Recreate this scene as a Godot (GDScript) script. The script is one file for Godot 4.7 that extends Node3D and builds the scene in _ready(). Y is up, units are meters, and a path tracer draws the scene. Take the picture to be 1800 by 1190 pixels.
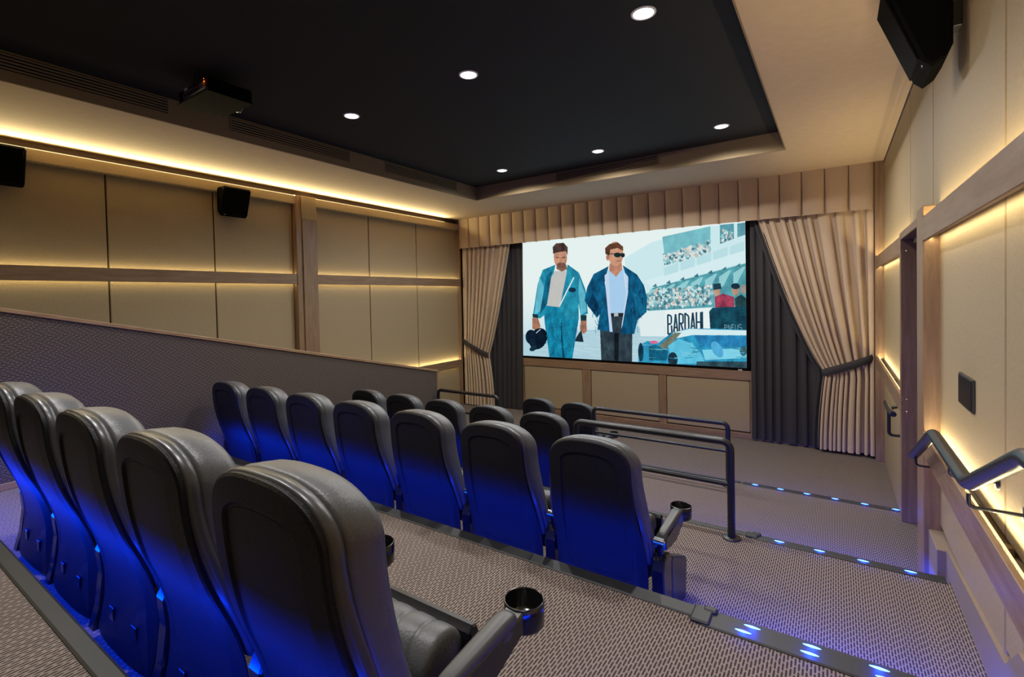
extends Node3D
# A private cinema: stepped carpeted floor, four rows of black leather seats, tan panelled walls with
# hidden warm strips, a black ceiling tray with downlights, and a curtained projection screen.
# Units are metres, y is up, the screen wall is towards -z.

const LEFT := -6.46      # left wall plane
const RIGHT := 0.509     # right wall plane
const FRONT := -8.25     # front wall plane
const BACK := 2.2        # wall behind the camera
const SOFFIT := 3.843    # underside of the tan soffit
const TRAY := 4.063      # underside of the black tray
const STEP := 0.322      # height of one step
const WARM := Color(1.0, 0.91, 0.69)
const BLUE := Color(0.0, 0.20, 1.0)
const COOL := Color(1.0, 0.985, 0.97)

var tally := {}
var M := {}
var rng := RandomNumberGenerator.new()

# ------------------------------------------------------------------ names and things
func numbered(parent: Node, called: String) -> String:
	var key := str(parent.get_instance_id()) + called
	var n: int = tally.get(key, 0)
	tally[key] = n + 1
	return called if n == 0 else "%s_%03d" % [called, n]

func tag(o: Node, label: String, category := "", group := "") -> Node:
	if label: o.set_meta("label", label)
	if category: o.set_meta("category", category)
	if group: o.set_meta("group", group)
	return o

func thing(called: String, label: String, category: String, at := Vector3.ZERO, group := "") -> Node3D:
	var o := Node3D.new()
	o.name = numbered(self, called)
	add_child(o, true)
	o.position = at
	tag(o, label, category, group)
	return o

func put(called: String, mesh: Mesh, m: Material, parent: Node = self, at := Vector3.ZERO) -> MeshInstance3D:
	var o := MeshInstance3D.new()
	o.name = numbered(parent, called)
	o.mesh = mesh
	o.material_override = m
	o.position = at
	parent.add_child(o, true)
	return o

func build(called: String, s: SurfaceTool, m: Material, parent: Node = self, at := Vector3.ZERO) -> MeshInstance3D:
	s.generate_normals()
	return put(called, s.commit(), m, parent, at)

func struct(called: String, s: SurfaceTool, m: Material, label: String, category: String) -> MeshInstance3D:
	var o := build(called, s, m)
	o.set_meta("kind", "structure")
	tag(o, label, category)
	return o

# ------------------------------------------------------------------ shapes
func mb() -> SurfaceTool:
	var s := SurfaceTool.new()
	s.begin(Mesh.PRIMITIVE_TRIANGLES)
	s.set_smooth_group(-1)
	return s

func tri(s: SurfaceTool, a: Vector3, b: Vector3, c: Vector3, out: Vector3) -> void:
	if (b - a).cross(c - a).dot(out) > 0.0:
		s.add_vertex(a); s.add_vertex(c); s.add_vertex(b)
	else:
		s.add_vertex(a); s.add_vertex(b); s.add_vertex(c)

func quad(s: SurfaceTool, a: Vector3, b: Vector3, c: Vector3, d: Vector3, out: Vector3) -> void:
	tri(s, a, b, c, out)
	tri(s, a, c, d, out)

# a chamfered box between two corners
func box(s: SurfaceTool, lo: Vector3, hi: Vector3, ch := 0.004, turn := Basis.IDENTITY, pivot := Vector3.ZERO) -> void:
	s.set_smooth_group(-1)
	var c := (lo + hi) / 2.0
	var h := (hi - lo).abs() / 2.0
	ch = minf(ch, minf(h.x, minf(h.y, h.z)) * 0.9)
	var p := func(sx: float, sy: float, sz: float, ax: int) -> Vector3:
		var q := Vector3(sx * (h.x - ch), sy * (h.y - ch), sz * (h.z - ch))
		q[ax] = [sx, sy, sz][ax] * h[ax]
		return pivot + turn * (c + q - pivot)
	for ax in 3:
		var u := (ax + 1) % 3
		var v := (ax + 2) % 3
		for d in [-1.0, 1.0]:
			var n := Vector3.ZERO
			n[ax] = d
			var k: Array = []
			for e in [[-1, -1], [1, -1], [1, 1], [-1, 1]]:
				var g := Vector3.ZERO
				g[ax] = d; g[u] = e[0]; g[v] = e[1]
				k.append(p.call(g.x, g.y, g.z, ax))
			quad(s, k[0], k[1], k[2], k[3], turn * n)
	if ch <= 0.0005: return
	for ax in 3:
		var u := (ax + 1) % 3
		var v := (ax + 2) % 3
		for e in [[-1, -1], [1, -1], [1, 1], [-1, 1]]:
			var g := Vector3.ZERO
			g[u] = e[0]; g[v] = e[1]
			var g0 := g; g0[ax] = -1
			var g1 := g; g1[ax] = 1
			quad(s, p.call(g0.x, g0.y, g0.z, u), p.call(g1.x, g1.y, g1.z, u), p.call(g1.x, g1.y, g1.z, v), p.call(g0.x, g0.y, g0.z, v), turn * g)
	for sx in [-1, 1]:
		for sy in [-1, 1]:
			for sz in [-1, 1]:
				tri(s, p.call(sx, sy, sz, 0), p.call(sx, sy, sz, 1), p.call(sx, sy, sz, 2), turn * Vector3(sx, sy, sz))

func one_box(lo: Vector3, hi: Vector3, ch := 0.004) -> SurfaceTool:
	var s := mb()
	box(s, lo, hi, ch)
	return s

# a smooth sheet of nu x nv cells from f(u, v), both 0..1
func sheet(s: SurfaceTool, f: Callable, nu: int, nv: int, flip := false, group := 0) -> void:
	s.set_smooth_group(group)
	var row: Array = []
	for j in nv + 1:
		var nxt: Array = []
		for i in nu + 1:
			nxt.append(f.call(float(i) / nu, float(j) / nv))
		if j > 0:
			for i in nu:
				var q := [row[i], row[i + 1], nxt[i + 1], nxt[i]]
				if flip: q.reverse()
				for k in [0, 1, 2, 0, 2, 3]:
					s.add_vertex(q[k])
		row = nxt

# a round tube along points
func tube(s: SurfaceTool, pts: Array, r: float, n := 12, caps := true, group := 0) -> void:
	var rings: Array = []
	var t0: Vector3 = (pts[1] - pts[0]).normalized()
	var up := Vector3.UP if absf(t0.y) < 0.9 else Vector3.RIGHT
	var x := t0.cross(up).normalized()
	for i in pts.size():
		var a: Vector3 = pts[maxi(i - 1, 0)]
		var b: Vector3 = pts[mini(i + 1, pts.size() - 1)]
		var t := (b - a).normalized()
		x = (x - t * x.dot(t)).normalized()
		var y := t.cross(x)
		var ring: Array = []
		for k in n:
			var w := TAU * k / n
			ring.append(pts[i] + (x * cos(w) + y * sin(w)) * r)
		rings.append(ring)
	s.set_smooth_group(group)
	for i in rings.size() - 1:
		for k in n:
			var k2 := (k + 1) % n
			var m: Vector3 = (rings[i][k] + rings[i][k2]) / 2.0 - pts[i]
			quad(s, rings[i][k], rings[i + 1][k], rings[i + 1][k2], rings[i][k2], m)
	if caps:
		s.set_smooth_group(-1)
		for e in [0, rings.size() - 1]:
			var out: Vector3 = (pts[0] - pts[1]) if e == 0 else (pts[-1] - pts[-2])
			for k in n:
				tri(s, pts[e], rings[e][k], rings[e][(k + 1) % n], out)

# a path whose corners are rounded with radius r
func rounded(pts: Array, r: float, n := 5) -> Array:
	var out: Array = [pts[0]]
	for i in range(1, pts.size() - 1):
		var p: Vector3 = pts[i]
		var a: Vector3 = p + (pts[i - 1] - p).normalized() * r
		var b: Vector3 = p + (pts[i + 1] - p).normalized() * r
		for k in n + 1:
			var t := float(k) / n
			out.append(a.lerp(p, t).lerp(p.lerp(b, t), t))
	out.append(pts[-1])
	return out

# turned profile: points (radius, height) about the y axis at c
func lathe(s: SurfaceTool, prof: Array, c: Vector3, n := 24, turn := Basis.IDENTITY, group := 0) -> void:
	s.set_smooth_group(group)
	for i in prof.size() - 1:
		for k in n:
			var a := TAU * k / n
			var b := TAU * (k + 1) / n
			var q: Array = []
			for e in [[i, a], [i + 1, a], [i + 1, b], [i, b]]:
				var pr: Vector2 = prof[e[0]]
				q.append(c + turn * Vector3(pr.x * cos(e[1]), pr.y, pr.x * sin(e[1])))
			for m in [0, 1, 2, 0, 2, 3]:
				s.add_vertex(q[m])

# a flat polygon in two axes pushed along the third (0 x, 1 y, 2 z), with bevelled rims
func prism(s: SurfaceTool, poly: PackedVector2Array, ax: int, from: float, to: float, bevel := 0.0) -> void:
	var at := func(q: Vector2, d: float) -> Vector3:
		if ax == 0: return Vector3(d, q.y, q.x)
		if ax == 1: return Vector3(q.x, d, q.y)
		return Vector3(q.x, q.y, d)
	var lo := minf(from, to)
	var hi := maxf(from, to)
	var n := Vector3.ZERO
	n[ax] = 1.0
	var inner := poly
	if bevel > 0.0:
		var g := Geometry2D.offset_polygon(poly, -bevel, Geometry2D.JOIN_MITER)
		if g.size() == 1 and g[0].size() == poly.size(): inner = g[0]
		else: bevel = 0.0
	if bevel > 0.0:   # line the inset ring up with the outline
		var best := 0
		for k in inner.size():
			if inner[k].distance_to(poly[0]) < inner[best].distance_to(poly[0]): best = k
		var again := PackedVector2Array()
		var same := Geometry2D.is_polygon_clockwise(inner) == Geometry2D.is_polygon_clockwise(poly)
		for k in inner.size():
			again.append(inner[posmod(best + (k if same else -k), inner.size())])
		inner = again
	s.set_smooth_group(-1)
	var t := Geometry2D.triangulate_polygon(inner)
	for i in range(0, t.size(), 3):
		tri(s, at.call(inner[t[i]], lo), at.call(inner[t[i + 1]], lo), at.call(inner[t[i + 2]], lo), -n)
		tri(s, at.call(inner[t[i]], hi), at.call(inner[t[i + 1]], hi), at.call(inner[t[i + 2]], hi), n)
	var turn := 1.0 if not Geometry2D.is_polygon_clockwise(poly) else -1.0
	for i in poly.size():
		var j := (i + 1) % poly.size()
		var e := (poly[j] - poly[i]).normalized()
		var o2 := Vector2(e.y, -e.x) * turn
		var out: Vector3 = at.call(o2, 0.0)
		quad(s, at.call(poly[i], lo + bevel), at.call(poly[j], lo + bevel), at.call(poly[j], hi - bevel), at.call(poly[i], hi - bevel), out)
		if bevel > 0.0:
			quad(s, at.call(poly[i], lo + bevel), at.call(poly[j], lo + bevel), at.call(inner[j], lo), at.call(inner[i], lo), out - n)
			quad(s, at.call(poly[i], hi - bevel), at.call(poly[j], hi - bevel), at.call(inner[j], hi), at.call(inner[i], hi), out + n)

# ------------------------------------------------------------------ materials
func mat(c: Color, rough := 0.6, metal := 0.0) -> StandardMaterial3D:
	var m := StandardMaterial3D.new()
	m.albedo_color = c
	m.roughness = rough
	m.metallic = metal
	return m

func noise(freq: float, octaves := 4, seed_at := 1, kind := FastNoiseLite.TYPE_SIMPLEX_SMOOTH) -> FastNoiseLite:
	var n := FastNoiseLite.new()
	n.noise_type = kind
	n.frequency = freq
	n.fractal_octaves = octaves
	n.seed = seed_at
	return n

func noise_map(freq: float, lo: Color, hi: Color, side := 512, seed_at := 1, octaves := 4) -> NoiseTexture2D:
	var t := NoiseTexture2D.new()
	t.width = side
	t.height = side
	t.seamless = true
	t.noise = noise(freq, octaves, seed_at)
	var g := Gradient.new()
	g.set_color(0, lo)
	g.set_color(1, hi)
	t.color_ramp = g
	return t

func bump_map(freq: float, strength: float, side := 512, seed_at := 3, kind := FastNoiseLite.TYPE_SIMPLEX_SMOOTH) -> NoiseTexture2D:
	var t := NoiseTexture2D.new()
	t.width = side
	t.height = side
	t.seamless = true
	t.as_normal_map = true
	t.bump_strength = strength
	t.noise = noise(freq, 3, seed_at, kind)
	return t

func planar(m: StandardMaterial3D, scale: Vector3, world := true) -> void:
	m.uv1_triplanar = true
	m.uv1_world_triplanar = world
	m.uv1_scale = scale

func wood(scale: Vector3) -> StandardMaterial3D:
	var m := mat(Color(0.52, 0.42, 0.315), 0.45)
	m.albedo_texture = M.grain_map
	m.normal_enabled = true
	m.normal_texture = M.grain_bump
	m.normal_scale = 0.25
	planar(m, scale)
	return m

# woven carpet: columns of short dark dashes, each column shifted along a wave, on a taupe ground
func carpet_image(turned: bool) -> Image:
	var n := 512
	var im := Image.create(n, n, true, Image.FORMAT_RGB8)
	var yarn := noise(0.35, 2, 11)
	var tone := noise(0.02, 3, 12)
	for y in n:
		for x in n:
			var col := x / 64.0                       # eight columns in the tile
			var k := int(col)
			var fx := col - k - 0.5                   # -.5 .. .5 across the column
			var shift := 0.5 * (k % 2) + 0.24 * sin(TAU * (k + 0.5) / 8.0)
			var fy := fposmod(y / 256.0 + shift, 1.0) - 0.5
			var side := absf(fx) * 2.0
			var tip := maxf(0.0, absf(fy) * 2.0 - 0.64)
			var dash := side - 0.46 + tip * 1.6        # below 0 inside the dash
			var c := Color(0.50, 0.455, 0.425)
			if dash < 0.0: c = Color(0.245, 0.215, 0.22)
			elif dash < 0.14: c = Color(0.34, 0.305, 0.295)
			elif dash < 0.34: c = Color(0.58, 0.53, 0.495)
			var g := 1.0 + 0.22 * yarn.get_noise_2d(x, y) + 0.10 * tone.get_noise_2d(x, y)
			c = Color(c.r * g, c.g * g, c.b * g)
			if turned: im.set_pixel(y, x, c)
			else: im.set_pixel(x, y, c)
	im.generate_mipmaps()
	return im

func carpet(turned: bool) -> StandardMaterial3D:
	var im := carpet_image(turned)
	var m := mat(Color(1, 1, 1), 0.97)
	m.albedo_texture = ImageTexture.create_from_image(im)
	m.metallic_specular = 0.15
	var relief := Image.new()
	relief.copy_from(im)
	relief.clear_mipmaps()
	relief.bump_map_to_normal_map(4.0)
	m.normal_enabled = true
	m.normal_texture = ImageTexture.create_from_image(relief)
	m.normal_scale = 0.6
	planar(m, Vector3.ONE / 0.088)
	return m

func glow(c: Color, e: float) -> StandardMaterial3D:
	var m := mat(Color(0.02, 0.02, 0.02), 0.4)
	m.emission_enabled = true
	m.emission = c
	m.emission_energy_multiplier = e
	return m

func materials() -> void:
	M.grain_map = noise_map(0.012, Color(0.84, 0.80, 0.76), Color(1.0, 1.0, 1.0), 512, 5, 5)
	M.grain_bump = bump_map(0.03, 3.0, 512, 6)
	M.wood_z = wood(Vector3(4.0, 4.0, 0.35))
	M.wood_y = wood(Vector3(4.0, 0.35, 4.0))
	M.wood_x = wood(Vector3(0.35, 4.0, 4.0))
	M.panel = mat(Color(0.575, 0.505, 0.385), 0.62)
	M.panel.albedo_texture = noise_map(0.05, Color(0.93, 0.93, 0.92), Color(1, 1, 1), 512, 21)
	M.panel.normal_enabled = true
	M.panel.normal_texture = bump_map(0.16, 2.0, 512, 22)
	M.panel.normal_scale = 0.35
	planar(M.panel, Vector3.ONE * 1.4)
	M.backing = mat(Color(0.22, 0.16, 0.11), 0.8)
	M.soffit = mat(Color(0.75, 0.665, 0.545), 0.8)
	M.soffit.albedo_texture = noise_map(0.04, Color(0.96, 0.96, 0.96), Color(1, 1, 1), 256, 31)
	planar(M.soffit, Vector3.ONE * 0.8)
	M.tray_side = mat(Color(0.50, 0.43, 0.31), 0.8)  # soffit paint made darker, standing for the little light reaching the tray sides
	M.tray = mat(Color(0.05, 0.05, 0.056), 0.85)
	M.carpet = carpet(false)
	M.carpet.albedo_color = Color(0.95, 0.95, 0.94)
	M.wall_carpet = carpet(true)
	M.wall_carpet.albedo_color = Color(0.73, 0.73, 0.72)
	M.leather = mat(Color(0.265, 0.27, 0.28), 0.45)
	M.arm = mat(Color(0.19, 0.19, 0.195), 0.42)
	M.leather.normal_enabled = true
	M.leather.normal_texture = bump_map(0.10, 5.0, 512, 41, FastNoiseLite.TYPE_CELLULAR)
	M.leather.normal_scale = 0.25
	planar(M.leather, Vector3.ONE * 3.0, false)
	M.piping = mat(Color(0.20, 0.203, 0.21), 0.34)
	M.shell = mat(Color(0.115, 0.115, 0.12), 0.42)
	M.shell.metallic_specular = 0.3
	M.shell.albedo_texture = noise_map(0.12, Color(0.55, 0.55, 0.55), Color(1, 1, 1), 512, 51)
	M.shell.normal_enabled = true
	M.shell.normal_texture = bump_map(0.22, 6.0, 512, 52)
	M.shell.normal_scale = 0.30
	planar(M.shell, Vector3.ONE * 2.5, false)
	M.plastic = mat(Color(0.12, 0.12, 0.125), 0.33)
	M.gloss = mat(Color(0.055, 0.055, 0.06), 0.18)
	M.chrome = mat(Color(0.75, 0.75, 0.76), 0.18, 1.0)
	M.rail = mat(Color(0.08, 0.08, 0.085), 0.36)
	M.rubber = mat(Color(0.105, 0.11, 0.105), 0.55)
	M.curtain = mat(Color(0.735, 0.645, 0.53), 0.75)
	M.curtain.rim_enabled = true
	M.curtain.rim = 0.25
	M.curtain.albedo_texture = noise_map(0.09, Color(0.90, 0.90, 0.90), Color(1, 1, 1), 512, 61)
	planar(M.curtain, Vector3.ONE * 2.0)
	M.dark_curtain = mat(Color(0.155, 0.145, 0.147), 0.8)
	M.dark_curtain.rim_enabled = true
	M.dark_curtain.rim = 0.2
	M.valance = mat(Color(0.64, 0.55, 0.445), 0.78)  # curtain cloth darkened: the dimmer light under the soffit put into its colour
	M.tieback = mat(Color(0.17, 0.155, 0.155), 0.8)
	M.black = mat(Color(0.035, 0.035, 0.035), 0.7)
	M.black.metallic_specular = 0.12
	M.slot = mat(Color(0.03, 0.03, 0.03), 0.9)
	M.plinth = mat(Color(0.46, 0.40, 0.36), 0.85)
	M.white = mat(Color(0.85, 0.85, 0.85), 0.4)
	M.strip = glow(WARM, 1.2)
	M.blue = glow(Color(0.02, 0.16, 1.0), 1.0)
	M.marker = glow(Color(0.42, 0.74, 1.0), 5.0)

# ------------------------------------------------------------------ lights
func area(called: String, c: Color, e: float, at: Vector3, size: Vector2, facing: Vector3, parent: Node = self) -> void:
	var l := AreaLight3D.new()
	l.name = numbered(parent, called)
	l.area_size = size
	l.light_color = c
	l.light_energy = e
	l.area_range = 14.0
	l.area_attenuation = 2.0
	l.shadow_enabled = true
	parent.add_child(l, true)
	var side := Vector3(0, 0, 1) if absf(facing.z) < 0.5 and size.x < size.y else Vector3.UP
	# local x is the short side for strips along z, the long side otherwise
	var z := -facing.normalized()
	var y := (side - z * side.dot(z)).normalized()
	l.transform = Transform3D(Basis(y.cross(z), y, z), at)

func strip_z(parent: Node, x: float, y: float, z0: float, z1: float, facing: Vector3, per_metre: float) -> void:
	var f := facing.normalized()
	var s := one_box(Vector3(x - 0.004, y - 0.004, minf(z0, z1)), Vector3(x + 0.004, y + 0.004, maxf(z0, z1)), 0.001)
	build("led_strip", s, M.strip, parent)
	area("warm_strip_light", WARM, per_metre * absf(z1 - z0), Vector3(x, y, (z0 + z1) / 2.0) + f * 0.007, Vector2(0.008, absf(z1 - z0)), f, parent)

# ------------------------------------------------------------------ scene
func _ready() -> void:
	rng.seed = 7
	set_camera()
	set_world()
	materials()
	floor_and_steps()
	ceiling()
	left_wall()
	right_wall()
	front_wall()
	back_wall()
	half_wall()
	screen()
	curtains()
	seats()
	railings()
	handrails()
	nosings()
	speakers()
	projector()
	vents()
	keypad()

func set_camera() -> void:
	var cam := Camera3D.new()
	cam.name = "camera"
	var yaw := 0.6076
	var pitch := -0.0219
	var roll := -0.0216
	var focal := 862.737      # pixels of the 1800 x 1190 frame
	var fw := Vector3(-sin(yaw) * cos(pitch), sin(pitch), -cos(yaw) * cos(pitch))
	var rt := Vector3(cos(yaw), 0, -sin(yaw))
	var up := rt.cross(fw)
	var x := rt * cos(roll) + up * sin(roll)
	var y := -rt * sin(roll) + up * cos(roll)
	cam.transform = Transform3D(Basis(x, y, -fw), Vector3(0, 2.2, 0))
	add_child(cam)
	var near := 0.05
	cam.set_frustum(near * 1190.0 / focal, Vector2((900.0 - 868.783) / focal * near, -(595.0 - 543.912) / focal * near), near, 60.0)
	cam.current = true

func set_world() -> void:
	var w := WorldEnvironment.new()
	w.name = "world"
	var e := Environment.new()
	e.background_mode = Environment.BG_COLOR
	e.background_color = Color(0, 0, 0)
	e.tonemap_mode = Environment.TONE_MAPPER_LINEAR
	e.tonemap_exposure = 1.0
	e.sdfgi_enabled = true
	e.ssao_enabled = true
	e.ssil_enabled = true
	w.environment = e
	add_child(w)

# ------------------------------------------------------------------ floor
func floor_and_steps() -> void:
	var f := struct("floor", one_box(Vector3(LEFT - 0.1, -0.2, FRONT - 0.1), Vector3(1.5, 0.0, BACK + 0.1), 0.0), M.carpet, "taupe carpet with rows of dark woven dashes covering the stepped floor", "floor")
	var edges := [-5.325, -3.465, -1.972, -0.43]
	for i in 4:
		var y := STEP * i
		build("carpeted_step", one_box(Vector3(LEFT, y, edges[i]), Vector3(RIGHT if i > 0 else 1.5, y + STEP, BACK), 0.004), M.carpet, f)

# ------------------------------------------------------------------ ceiling
func ceiling() -> void:
	var c := struct("ceiling", one_box(Vector3(-5.1, TRAY, -6.8), Vector3(-0.3, TRAY + 0.2, BACK + 0.1), 0.0), M.tray, "matte black ceiling inside the recessed tray", "ceiling")
	build("soffit", one_box(Vector3(LEFT - 0.1, SOFFIT, FRONT - 0.1), Vector3(-4.92, TRAY + 0.2, BACK + 0.1), 0.0), M.soffit, c)
	build("soffit", one_box(Vector3(-0.456, SOFFIT, FRONT - 0.1), Vector3(1.5, TRAY + 0.2, BACK + 0.1), 0.0), M.soffit, c)
	build("soffit", one_box(Vector3(-4.92, SOFFIT, FRONT - 0.1), Vector3(-0.456, TRAY + 0.2, -6.62), 0.0), M.soffit, c)
	build("soffit", one_box(Vector3(-4.92, SOFFIT, 1.6), Vector3(-0.456, TRAY + 0.2, BACK + 0.1), 0.0), M.soffit, c)
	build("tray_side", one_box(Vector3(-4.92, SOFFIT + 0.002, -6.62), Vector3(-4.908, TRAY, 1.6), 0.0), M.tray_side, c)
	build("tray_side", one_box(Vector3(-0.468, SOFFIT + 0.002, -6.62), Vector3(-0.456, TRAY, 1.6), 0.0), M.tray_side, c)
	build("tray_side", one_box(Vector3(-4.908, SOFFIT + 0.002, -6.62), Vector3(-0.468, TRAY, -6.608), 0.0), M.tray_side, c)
	var rows := [["nearest the screen", -5.985], ["mid-ceiling", -3.28], ["behind the camera", -0.58]]
	var cols := [["right end", -1.03], ["centre", -2.49], ["left end", -3.97]]
	for r in rows:
		for k in cols:
			downlight(Vector3(k[1], TRAY, r[1]), "round white recessed downlight at the %s of the row %s" % [k[0], r[0]], r[1] < -5.0)

func downlight(at: Vector3, label: String, wide: bool) -> void:
	var t := thing("downlight", label, "downlight", at, "downlights in the black ceiling tray")
	var s := mb()
	lathe(s, [Vector2(0.064, -0.001), Vector2(0.068, -0.007), Vector2(0.074, -0.008), Vector2(0.080, -0.005), Vector2(0.082, 0.0)], Vector3.ZERO, 28)
	build("trim_ring", s, M.white, t)
	s = mb()
	lathe(s, [Vector2(0.0, -0.012), Vector2(0.03, -0.0115), Vector2(0.052, -0.009), Vector2(0.064, -0.004), Vector2(0.066, 0.0)], Vector3.ZERO, 28)
	build("lens", s, M.get_or_add("lens", glow(Color(1.0, 0.97, 0.95), 6.0)), t)
	var l := SpotLight3D.new()
	l.name = "downlight_lamp"
	l.light_color = COOL
	l.light_energy = 3.6 if wide else 3.9
	l.light_size = 0.02
	l.spot_range = 12.0
	l.spot_attenuation = 2.0
	l.spot_angle = 83.0 if wide else 77.0     # the row by the screen throws scallops on the tray side
	l.spot_angle_attenuation = 0.5 if wide else 1.0
	l.shadow_enabled = true
	t.add_child(l, true)
	l.position = Vector3(0, -0.034, 0)
	l.rotation_degrees = Vector3(-90, 0, 0)

# ------------------------------------------------------------------ walls
# one upholstered panel on a side wall: x is its face, dir points into the room
func panel(parent: Node, x: float, dir: float, y0: float, y1: float, z0: float, z1: float) -> void:
	var g := 0.007
	var lo := Vector3(minf(x, x - dir * 0.03), y0 + g, minf(z0, z1) + g)
	var hi := Vector3(maxf(x, x - dir * 0.03), y1 - g, maxf(z0, z1) - g)
	build("wall_panel", one_box(lo, hi, 0.007), M.panel, parent)

# a hollow wood board stood off the wall, with warm strips behind it
func board(x: float, dir: float, y0: float, y1: float, z0: float, z1: float, label: String, up: float, down: float, lean := -0.35) -> void:
	var s := mb()
	var face := x + dir * 0.08
	box(s, Vector3(minf(face, face - dir * 0.022), y0, minf(z0, z1)), Vector3(maxf(face, face - dir * 0.022), y1, maxf(z0, z1)), 0.003)
	var zc := minf(z0, z1) + 0.25
	while zc < maxf(z0, z1):
		box(s, Vector3(minf(x, face - dir * 0.022), y0 + 0.055, zc), Vector3(maxf(x, face - dir * 0.022), y1 - 0.055, zc + 0.04), 0.002)
		zc += 1.2
	trim_no += 1
	var o := struct("trim_%d" % trim_no, s, M.wood_z, label, "trim")
	var lx := face - dir * 0.036
	if up > 0.0: strip_z(o, lx, y1 - 0.022, z0, z1, Vector3(dir * lean, 1, 0), up)
	if down > 0.0: strip_z(o, lx, y0 + 0.022, z0, z1, Vector3(-dir * 0.35, -1, 0), down)

var trim_no := 0

func left_wall() -> void:
	var w := struct("wall_left", one_box(Vector3(LEFT - 0.2, 0, FRONT - 0.1), Vector3(LEFT - 0.028, SOFFIT + 0.1, BACK + 0.1), 0.0), M.backing, "left wall of tan upholstered panels above the carpeted stair wall", "wall")
	var cols := [BACK, 0.2, -1.995, -3.11, -4.21, -4.54, -5.625, -6.77, -8.0]
	var rows := [0.0, 0.87, 2.545, 3.69]
	for i in cols.size() - 1:
		if i == 4: continue
		for j in rows.size() - 1:
			panel(w, LEFT, 1.0, rows[j], rows[j + 1], cols[i], cols[i + 1])
	board(LEFT, 1.0, 2.473, 2.618, BACK, -4.215, "long oak board between the upper and lower panels of the left wall, nearer part", 0.10, 0.085)
	board(LEFT, 1.0, 2.473, 2.618, -4.535, -7.96, "short oak board on the left wall between the oak post and the curtain", 0.10, 0.085)
	board(LEFT, 1.0, 0.80, 0.955, -4.535, -7.96, "low oak board on the left wall beyond the end of the carpeted stair wall", 0.22, 0.04)
	# the ledge along the top with its cove strip
	trim_no += 1
	var s := one_box(Vector3(LEFT - 0.03, 3.63, -7.96), Vector3(LEFT + 0.07, 3.748, BACK), 0.004)
	var o := struct("trim_%d" % trim_no, s, M.panel, "tan ledge along the top of the left wall with light spilling up behind it", "trim")
	strip_z(o, LEFT + 0.04, 3.757, BACK, -7.55, Vector3(1, 0.30, 0), 1.1)
	# post
	trim_no += 1
	s = mb()
	box(s, Vector3(LEFT - 0.03, 0.0, -4.54), Vector3(LEFT + 0.11, 3.42, -4.30), 0.005)
	box(s, Vector3(LEFT - 0.03, 0.0, -4.30), Vector3(LEFT + 0.09, 3.755, -4.21), 0.005)
	o = struct("trim_%d" % trim_no, s, M.wood_y, "oak post dividing the left wall panels", "trim")
	s = one_box(Vector3(LEFT - 0.03, 3.42, -4.54), Vector3(LEFT + 0.11, 3.755, -4.30), 0.005)
	build("post_head", s, M.panel, o)
	# corner post by the curtain
	trim_no += 1
	s = one_box(Vector3(LEFT - 0.02, 0, -8.02), Vector3(LEFT + 0.06, SOFFIT, -7.965), 0.004)
	struct("trim_%d" % trim_no, s, M.wood_y, "narrow oak corner trim at the front end of the left wall", "trim")

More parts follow.
